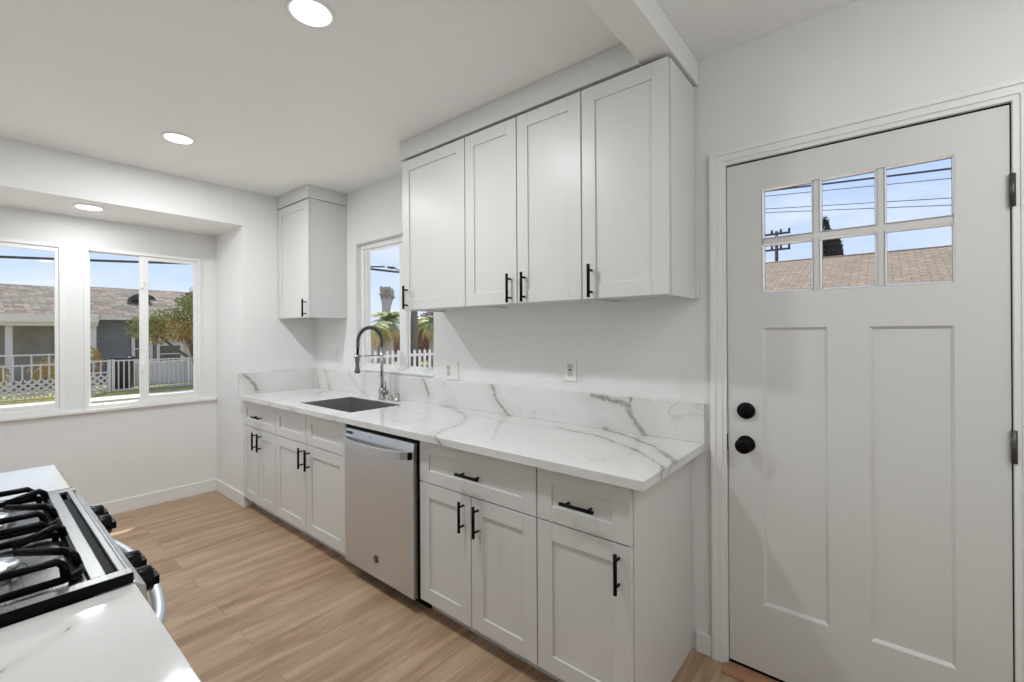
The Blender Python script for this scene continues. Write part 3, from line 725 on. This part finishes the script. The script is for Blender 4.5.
for gx in (2.280, 2.640):
    for gy, front in ((-2.005, 1), (-2.275, 0)):
        # burner
        bu = MB().lathe([(.052, 0), (.050, .008), (.040, .012), (.036, .016)], (gx, gy, .9245)).build('burner', 'cook', rg)
        MB().lathe([(.040, .0165), (.041, .020), (.037, .024), (.001, .026)], (gx, gy, .9245)).build('burner_cap', 'steel', bu)
        MB().tube([(gx+.050, gy+.03, .925), (gx+.050, gy+.03, .945)], .004, 8).build('igniter', 'plate', bu)
        MB().add([(p[0], p[1], .9247) for p in rr(gx, gy, .30, .235, .04, 0)[:-1]]+[(p[0], p[1], .9252) for p in rr(gx, gy, .27, .205, .04, 0)[:-1]],
                 [(i, (i+1) % 24, 24+(i+1) % 24, 24+i) for i in range(24)]).build('burner_well', 'cook', rg)
        g = MB(); br_ = .0075; Z1 = .962; W_, D_ = .29, .225
        x0, x1, y0, y1 = gx-W_/2, gx+W_/2, gy-D_/2, gy+D_/2
        g.tube(rr(gx, gy, W_, D_, .03, .9355), br_, 8)
        for sx in (-1, 1):              # raised side rail with its legs, then its finger
            ex = gx+sx*W_/2; e2 = ex-sx*.012; ya_, yb_ = y0+.022, y1-.022
            g.tube([(ex, ya_, .9355), (e2, ya_+.002, .958), (e2, ya_+.012, .968), (e2, yb_-.012, .968), (e2, yb_-.002, .958), (ex, yb_, .9355)], br_, 8)
            g.tube([(e2, gy, .968), (gx+sx*.034, gy, .968), (gx+sx*.028, gy, .962)], br_, 8)
        for sy in (-1, 1):
            ey = gy+sy*D_/2; e2 = ey-sy*.006
            for sx in (-1, 1):
                g.tube([(gx+sx*.10, ey, .9355), (gx+sx*.098, e2, .958), (gx+sx*.088, e2-sy*.010, .968), (gx+sx*.020, gy+sy*.034, .968)], br_, 8)
        for sx in (-1, 1):
            for sy in (-1, 1): g.tube([(gx+sx*(W_/2-.012), gy+sy*(D_/2-.012), .9245), (gx+sx*(W_/2-.012), gy+sy*(D_/2-.012), .937)], .006, 8)
        g.build('grate', 'iron', rg)

# ------------------------------------------------------------------ outdoors: ground
GZ = -.45
def flat(x0, x1, y0, y1, z, t=.1): return MB().box(x0, x1, y0, y1, z-t, z)
struct('ground', flat(-60, 40, -40, 60, GZ-.12), 'asph')
tag(flat(-12.38, -6.5, -12, 30, GZ+.03, .1).build('lawn', 'lawn'), 'near strip of patchy dry lawn beside the sidewalk', 'lawn', kind='stuff')
struct('bounce_paving', flat(-6.45, -.85, -12, 30, GZ, .1), 'walk')  # unseen pale concrete added to bounce sunlight up through the bay windows
struct('sidewalk', flat(-13.4, -12.4, -12, 40, -.36, .2), 'walk')
tag(MB().prism([(-13.42, -.37), (-14.2, -.28), (-26.0, -.28), (-26.0, -.5), (-13.42, -.5)], 'y', -12, 40).build('lawn', 'lawn'), 'yellow-green grass behind the white fence across the way', 'lawn', kind='stuff')
struct('bounce_slab', flat(-.84, 30, .14, 30, GZ, .1), 'walk')  # unseen pale concrete added so sunlit ground brightens the ceiling

YZ = -.28
# ------------------------------------------------------------------ grey house across the way
hs_ = thing('house', 'grey single-storey house with a brown shingle roof, seen through the bay windows', 'house', (-18, 1, YZ))
MB().box(-23.0, -18.0, .55, 2.72, YZ, 2.15).build('wall', 'greysid', hs_, label='grey lap siding')
MB().box(-23.0, -18.05, 2.72, 9.0, YZ, 2.15).build('wall', 'creamw', hs_, label='cream wall')
MB().box(-23.0, -18.6, -5.5, .55, YZ, 2.05).build('wall', 'stucco', hs_, label='brown stucco wall of the porch')
ro = MB(); ex, rz = -17.35, 3.45
ro.prism([(-17.55, 2.02), (-17.55, 2.10), (-22.0, 3.50), (-26.5, 2.1), (-26.5, 2.0), (-22, 3.38)], 'y', .9, 8.9)
ro.build('roof', 'shingle', hs_)
ro = MB().prism([(-17.00, 2.02), (-17.00, 2.08), (-22.0, 3.42), (-26.5, 2.1), (-26.5, 2.0), (-22, 3.30)], 'y', -6, .90)
ro.build('roof', 'shingle', hs_)
MB().box(-17.62, -17.54, .95, 8.95, 1.98, 2.09).build('fascia_board', 'fascia', hs_)
MB().box(-17.05, -16.92, -6, .86, 1.86, 2.09).box(-17.6, -17.05, -6, .86, 1.74, 1.98).build('porch_fascia', 'fascia', hs_)
for y_ in (.30, .74): MB().box(-17.35, -17.18, y_-.09, y_+.09, YZ, 1.80).build('porch_column', 'housew', hs_)
MB().box(-17.45, -17.3, -1.28, -1.12, YZ, 1.80).build('porch_column', 'housew', hs_)
def hwin(y0, y1, z0, z1, x=-18.0):
    o = MB().box(x-.02, x+.05, y0-.1, y0, z0-.1, z1+.1).box(x-.02, x+.05, y1, y1+.1, z0-.1, z1+.1).box(x-.02, x+.05, y0, y1, z1, z1+.1).box(x-.02, x+.05, y0, y1, z0-.1, z0).box(x, x+.03, y0, y1, (z0+z1)/2-.02, (z0+z1)/2+.02).build('window', 'housew', hs_)
    MB().box(x-.01, x+.01, y0, y1, z0, z1).build('pane', 'darkwin', o)
hwin(2.02, 2.45, .45, 1.35); hwin(2.78, 3.45, .35, 1.0, -18.0)
MB().box(-18.62, -18.58, -5.0, -1.3, .3, 1.55).build('window', 'stucco', hs_)
vt = MB()
for i in range(9):
    a0, a1 = math.pi*i/9, math.pi*(i+1)/9
    vt.add([(-19.4, 2.55+.42*math.cos(a0), 2.86+.26*math.sin(a0)), (-19.4, 2.55+.42*math.cos(a1), 2.86+.26*math.sin(a1)), (-20.6, 2.55+.30*math.cos(a1), 2.98+.05*math.sin(a1)), (-20.6, 2.55+.30*math.cos(a0), 2.98+.05*math.sin(a0))], [(0, 1, 2, 3)])
vt.add([(-19.4, 2.97, 2.86)]+[(-19.4, 2.55+.42*math.cos(math.pi*i/9), 2.86+.26*math.sin(math.pi*i/9)) for i in range(10)], [tuple(range(11))])
vt.build('roof_vent', 'car', hs_)
# low white lattice skirt and railed fences
def fence(y0, y1, zt, rail2, sp, label, lattice=None, bw=.022, x=-14.0):
    t = thing('fence', label, 'fence', (x, (y0+y1)/2, YZ))
    for zr in (zt-.02, rail2): MB().box(x-.02, x+.02, y0, y1, zr-.02, zr+.02).build('rail', 'bars', t)
    b_ = MB(); n = int((y1-y0)/sp)
    zb = YZ+.05
    if lattice: zb = lattice[1]
    for i in range(n+1): b_.box(x-bw/2, x+bw/2, y0+i*sp-bw/2, y0+i*sp+bw/2, zb, zt-.04)
    if lattice and sp > .2:
        for i in range(n): b_.box(x-bw/2, x+bw/2, y0+(i+.5)*sp-bw/2, y0+(i+.5)*sp+bw/2, zb, rail2-.02)
    b_.build('pickets', 'bars', t)
    m_ = max(1, round((y1-y0)/2.2))
    for i in range(m_+1):
        yy = y0+(y1-y0)*i/m_; MB().box(x-.035, x+.035, yy-.035, yy+.035, YZ, zt+.02).build('post', 'bars', t)
    if lattice:
        l_ = MB(); z0, z1 = lattice; h = z1-z0; stp = .17; i = 0; yy = y0-h
        while yy < y1:
            for dr in (1, -1):
                p0, p1 = (yy, z0), (yy+h, z1)
                if dr < 0: p0, p1 = (yy, z1), (yy+h, z0)
                # clip to the panel
                def cl_(p, q, lim, hi):
                    if (p[0] > lim) == hi and p[0] != lim:
                        u = (lim-q[0])/(p[0]-q[0]); return (lim, q[1]+(p[1]-q[1])*u)
                    return p
                if p1[0] <= y0 or p0[0] >= y1: continue
                if p0[0] < y0: p0 = (y0, p0[1]+(p1[1]-p0[1])*(y0-p0[0])/(p1[0]-p0[0]))
                if p1[0] > y1: p1 = (y1, p0[1]+(p1[1]-p0[1])*(y1-p0[0])/(p1[0]-p0[0]))
                dx = .004*dr
                l_.add([(x+.02+dx, p0[0], p0[1]-.035), (x+.02+dx, p0[0], p0[1]+.035), (x+.02+dx, p1[0], p1[1]+.035), (x+.02+dx, p1[0], p1[1]-.035),
                        (x+.028+dx, p0[0], p0[1]-.035), (x+.028+dx, p0[0], p0[1]+.035), (x+.028+dx, p1[0], p1[1]+.035), (x+.028+dx, p1[0], p1[1]-.035)],
                       [(0, 1, 2, 3), (7, 6, 5, 4), (0, 4, 5, 1), (2, 6, 7, 3), (1, 5, 6, 2), (0, 3, 7, 4)])
            yy += stp
        l_.build('lattice_panel', 'bars', t)
    return t
fence(-5.0, .08, .90, .60, .34, 'tall white railing with two rails and a diagonal lattice panel in front of the porch', (-.28, .20), .035)
fence(.17, .68, .66, .3, .16, 'short white fence piece with lattice, left edge of the sliding window view', (-.30, .25), .03)
fence(.77, 6.5, .66, -.25, .125, 'low white picket railing in front of the grey house, behind the tree', None, .03)
# picket fence seen through kitchen window
pk = thing('picket_fence', 'white picket fence seen through the kitchen window, in front of the palms', 'fence', (-6, 6, GZ))
for zr in (.82, .10): MB().box(-6.05, -6.02, 3.5, 10.5, zr-.035, zr+.035).build('rail', 'white_w', pk)
for i in range(40):
    yy = 3.5+i*.178
    MB().prism([(yy-.038, GZ), (yy+.038, GZ), (yy+.038, .93), (yy, .975), (yy-.038, .93)], 'x', -6.02, -6.0).build('picket', 'white_w', pk)
# things by the house
bn = MB().lathe([(.28, 0), (.33, .9), (.35, .92), (.35, .97), (.30, 1.0), (.001, 1.02)], (-15.0, 1.15, YZ), 'z', 16)
tag(bn.build('trash_bin', 'car'), 'dark bin standing against the grey house behind the white fence', 'bin')
wl_ = thing('low_wall', 'low white garden wall behind the white fence', 'wall', (-15.6, 3, YZ))
MB().box(-15.7, -15.5, 1.5, 6.0, YZ, .50).build('panel', 'housew', wl_)
def shrub(x, y, h, r_, label, m_='leafo'):
    t = thing('shrub', label, 'shrub', (x, y, YZ))
    MB().leaves([(x, y, YZ+h*.6, r_, r_, h*.45)], 260, .07, int(x*y*10) % 97).build('foliage', m_, t)
    MB().tube([(x, y, YZ), (x, y, YZ+h*.6)], .02, 6).build('stem', 'bark', t)
shrub(-15.0, .42, 1.35, .28, 'leafy yellow-green shrub beside the porch columns')
shrub(-15.2, -.6, 1.0, .35, 'brown shrub behind the lattice fence, left window')
shrub(-15.2, -1.6, 1.0, .35, 'brown shrub behind the lattice fence at the far left edge')
# tree in front of house
tr = thing('tree', 'spreading yellow-green tree in front of the grey house', 'tree', (-15.2, 3.15, YZ))
MB().tube([(-15.2, 3.35, YZ), (-15.2, 3.25, .4), (-15.15, 3.05, 1.1), (-15.1, 2.9, 1.7)], [.14, .12, .09, .05], 10).tube([(-15.2, 3.25, .4), (-15.2, 2.6, .95), (-15.2, 2.2, 1.35), (-15.2, 1.7, 1.6)], [.06, .05, .035, .02], 8).tube([(-15.15, 3.2, .8), (-15.1, 3.5, 1.6), (-15.1, 3.7, 2.4)], [.08, .06, .03], 8).build('trunk', 'bark', tr)
MB().leaves([(-15.1, 1.75, 1.65, .6, .55, .42), (-15.1, 2.35, 2.0, .6, .5, .35), (-15.1, 3.1, 2.35, .8, .55, .6), (-15.2, 3.6, 2.6, .8, .7, .75), (-15.2, 4.4, 2.3, .8, .8, .8)], 5200, .062, 3).build('foliage', 'leaf', tr)
MB().leaves([(-15.0, 2.5, 1.65, .6, .65, .45), (-15.0, 3.2, 1.45, .6, .6, .5), (-15.0, 2.0, 1.35, .4, .4, .3), (-15.1, 3.9, 1.5, .6, .6, .6)], 2600, .06, 4).build('autumn_foliage', 'leafo', tr)

# ------------------------------------------------------------------ overhead cables in front
def cable(pts, r_, label, sag=.2):
    p0, p1 = Vector(pts[0]), Vector(pts[1]); L_ = []
    for i in range(13):
        u = i/12; q = p0.lerp(p1, u); q.z -= sag*4*u*(1-u); L_.append(q)
    return tag(MB().tube(L_, r_, 6).build('cable', 'wire'), label, 'cable', 'overhead cables')
def pole(x, y, top, r_, label, arms):
    t = thing('utility_pole', label, 'utility pole', (x, y, GZ))
    MB().tube([(x, y, GZ), (x, y, top)], [r_*1.15, r_*.85], 10).build('shaft', 'polew', t)
    for z_, a0, a1, ax in arms:
        o = (MB().box(x+a0, x+a1, y-.04, y+.04, z_-.025, z_+.025) if ax == 'x' else MB().box(x-.05, x+.05, y+a0, y+a1, z_-.05, z_+.05)).build('cross_arm', 'polew', t)
        for u in (.04, .33, .66, .96):
            q = a0+(a1-a0)*u
            c_ = (x+q, y, z_+.025) if ax == 'x' else (x, y+q, z_+.05)
            MB().lathe([(.02, 0), (.04, .03), (.025, .06), (.04, .09), (.001, .12)], c_, 'z', 8).build('insulator', 'polew', o)
    return t
pole(-12.2, -9.0, 5.6, .13, 'street pole carrying the cable left of the bay window view', [(3.1+1.9, -.1, .1, 'x')])
cable([(-12.0, -9.0, 2.9), (-12.0, 9.0, 4.2)], .035, 'thick dark cable crossing the sky in the bay windows', .18)

# ------------------------------------------------------------------ behind kitchen window
def palm(x, y, h, r_, label, crown, frond, seed, dead=0, up_=.35, skirt=None):
    t = thing('palm_tree', label, 'palm tree', (x, y, YZ)); rnd = random.Random(seed)
    MB().tube([(x, y, YZ), (x+.03, y, YZ+(h-YZ)*.5), (x, y, h)], [r_*1.2, r_, r_*.95], 12).build('trunk', 'barkp', t)
    f_ = MB()
    for i in range(crown):
        an = rnd.uniform(0, 2*math.pi); el = rnd.uniform(-.2, 1.1)*up_*2; L_ = frond*rnd.uniform(.75, 1.1); pts = []
        for j in range(9):
            u = j/8; rr_ = L_*u*math.cos(el*(1-u*.4)); zz_ = L_*(math.sin(el)*u-.55*u*u)
            pts.append(Vector((x+rr_*math.cos(an), y+rr_*math.sin(an), h+zz_)))
        sd__ = Vector((-math.sin(an), math.cos(an), 0))
        f_.tube(pts, [.02*(1-.8*j/8) for j in range(9)], 4)
        for j in range(1, 9):
            for q in range(4):
                p = pts[j-1].lerp(pts[j], q/4); d_ = (pts[j]-pts[j-1]).normalized()
                wl2 = frond*.22*(1-abs(j/8-.45)); 
                for sg in (-1, 1):
                    tip = p+sd__*sg*wl2+d_*wl2*.7-Vector((0, 0, wl2*.45))
                    f_.add([p, p+d_*frond*.025, tip], [(0, 1, 2)])
    f_.build('fronds', 'palm', t)
    if skirt:
        s2 = MB()
        for i in range(skirt[0]):
            an = rnd.uniform(0, 2*math.pi); L_ = skirt[1]*rnd.uniform(.6, 1.1); b_ = Vector((x+r_*math.cos(an), y+r_*math.sin(an), h-rnd.uniform(0, .3)))
            tip = b_+Vector((math.cos(an)*L_*.45, math.sin(an)*L_*.45, -L_)); sv = Vector((-math.sin(an), math.cos(an), 0))*.09
            s2.add([b_-sv*.4, b_+sv*.4, (b_+tip)/2+sv+Vector((math.cos(an), math.sin(an), 0))*.15, tip, (b_+tip)/2-sv+Vector((math.cos(an), math.sin(an), 0))*.15], [(0, 1, 2, 3, 4)])
        s2.build('dry_skirt', 'palmd', t)
    return t
palm(-14.6, 11.0, 2.0, .22, 'bushy palm with green fronds and a dry brown skirt, left of the window bar', 60, 1.2, 5, up_=.6, skirt=(110, .8))
palm(-15.6, 14.6, 2.1, .20, 'low yellow-green palm at the right edge of the kitchen window view', 50, 1.25, 8, up_=.5, skirt=(90, .85))
palm(-13.3, 9.3, 1.75, .18, 'low grey-green palm at the left side of the kitchen window view', 22, .9, 12, skirt=(50, .8))
# pruned palm trunk with stub crown
pt = thing('palm_tree', 'tall bare palm trunk with a shaggy pruned top against the sky', 'palm tree', (-16.5, 12.2, YZ))
MB().tube([(-16.5, 12.25, YZ), (-16.5, 12.2, 1.8), (-16.5, 12.2, 2.7), (-16.5, 12.25, 3.3)], [.30, .26, .22, .30], 14).build('trunk', 'barkp', pt)
MB().leaves([(-16.5, 12.27, 3.45, .34, .36, .32), (-16.5, 12.1, 3.75, .2, .25, .2), (-16.5, 12.45, 3.7, .2, .2, .2)], 420, .13, 9).build('stub_fronds', 'barkp', pt)
tk = thing('tree', 'dark upright trunk seen below the wall cabinet through the kitchen window', 'tree', (-14.6, 12.55, YZ))
MB().tube([(-14.6, 12.55, YZ), (-14.6, 12.55, 1.4), (-14.6, 12.6, 4.9)], [.22, .20, .13], 12).build('trunk', 'bark', tk)
MB().leaves([(-14.8, 13.2, 5.6, .8, .7, .8)], 900, .09, 19).build('foliage', 'leaf', tk)
gw = thing('garden_wall', 'red-brown garden wall behind the palms', 'wall', (-21, 20, YZ))
MB().box(-20.2, -20.0, 11.0, 27.0, YZ, 1.62).build('panel', 'hedge', gw)
MB().box(-20.24, -19.96, 12.0, 27.0, 1.62, 1.70).build('coping', 'creamw', gw)
hg = thing('hedge', 'tall red-brown hedge behind the palms at the right of the kitchen window', 'hedge', (-19, 20, YZ))
MB().leaves([(-19.0, 17.2, 1.3, .8, 1.3, 1.55), (-19.0, 19.4, 1.4, .8, 1.5, 1.65), (-19.0, 21.8, 1.35, .8, 1.5, 1.6)], 9000, .11, 31).box(-19.2, -18.9, 16.2, 23, YZ, 2.5).build('foliage', 'hedge', hg)
sl = thing('street_lamp', 'cobra head street lamp on a long thin arm seen through the kitchen window', 'street lamp', (-17.3, 14.3, YZ))
MB().tube([(-17.3, 14.6, YZ), (-17.3, 14.6, 4.7)], [.09, .06], 8).tube([(-17.3, 14.6, 4.6), (-17.3, 13.9, 4.98), (-17.3, 13.3, 5.13)], .03, 6).build('pole', 'hinge', sl)
MB().sphere((-17.3, 13.1, 5.14), .17, 10, 6, (.8, 1.7, .5)).build('lamp_head', 'hinge', sl)
cable([(-16.5, 8, 4.95), (-16.5, 22, 5.9)], .03, 'upper dark cable in the sky of the kitchen window', .5)
cable([(-16.5, 8, 4.77), (-16.5, 22, 5.02)], .03, 'lower dark cable in the sky of the kitchen window', .1)

# ------------------------------------------------------------------ behind the door
h2 = thing('house', 'low house with a tan shingle roof, seen through the door panes', 'house', (3.5, 9, GZ))
MB().box(-1.0, 10.0, 6.9, 12.0, GZ, 2.0).build('wall', 'creamw', h2)
MB().prism([(6.4, 1.93), (9.6, 2.96), (12.8, 1.93), (12.8, 1.82), (9.6, 2.86), (6.4, 1.82)], 'x', -1.5, 10.4).build('roof', 'tan_roof', h2)
MB().tube([(-1.5, 9.6, 2.955), (10.4, 9.6, 2.955)], .03, 8).build('ridge_cap', 'tan_roof', h2)
pole(1.394, 14.0, 4.52, .055, 'dark utility pole with two cross arms, seen through the lower left door pane', [(4.44, -.37, .37, 'x'), (3.95, -.37, .37, 'x')])
for i, (z0, z1, q) in enumerate(((5.28, 5.02, 'topmost'), (5.14, 4.80, 'second'), (4.79, 4.36, 'third'), (4.69, 4.20, 'lowest'))):
    s0 = (z0-z1)/(5.179-1.394)
    cable([(-6.0, 12, z0+s0*7.4), (14.0, 12, z0-s0*12.6)], (.024, .009, .009, .009)[i], '%s of the four dark cables crossing the door panes' % q, .0)
cy = thing('cypress_tree', 'narrow dark cypress behind the tan roof, seen through the middle door panes', 'tree', (2.85, 13.6, GZ))
MB().tube([(2.85, 13.6, GZ), (2.85, 13.6, 3.0)], [.16, .1], 8).build('trunk', 'bark', cy)
MB().leaves([(2.86, 13.6, 2.3, .42, .42, 1.5), (2.82, 13.6, 3.4, .28, .28, .75), (2.68, 13.6, 4.0, .13, .13, .72), (2.98, 13.6, 3.6, .10, .10, .5), (2.74, 13.6, 3.85, .20, .17, .5)], 30000, .05, 11).build('foliage', 'cyp', cy)
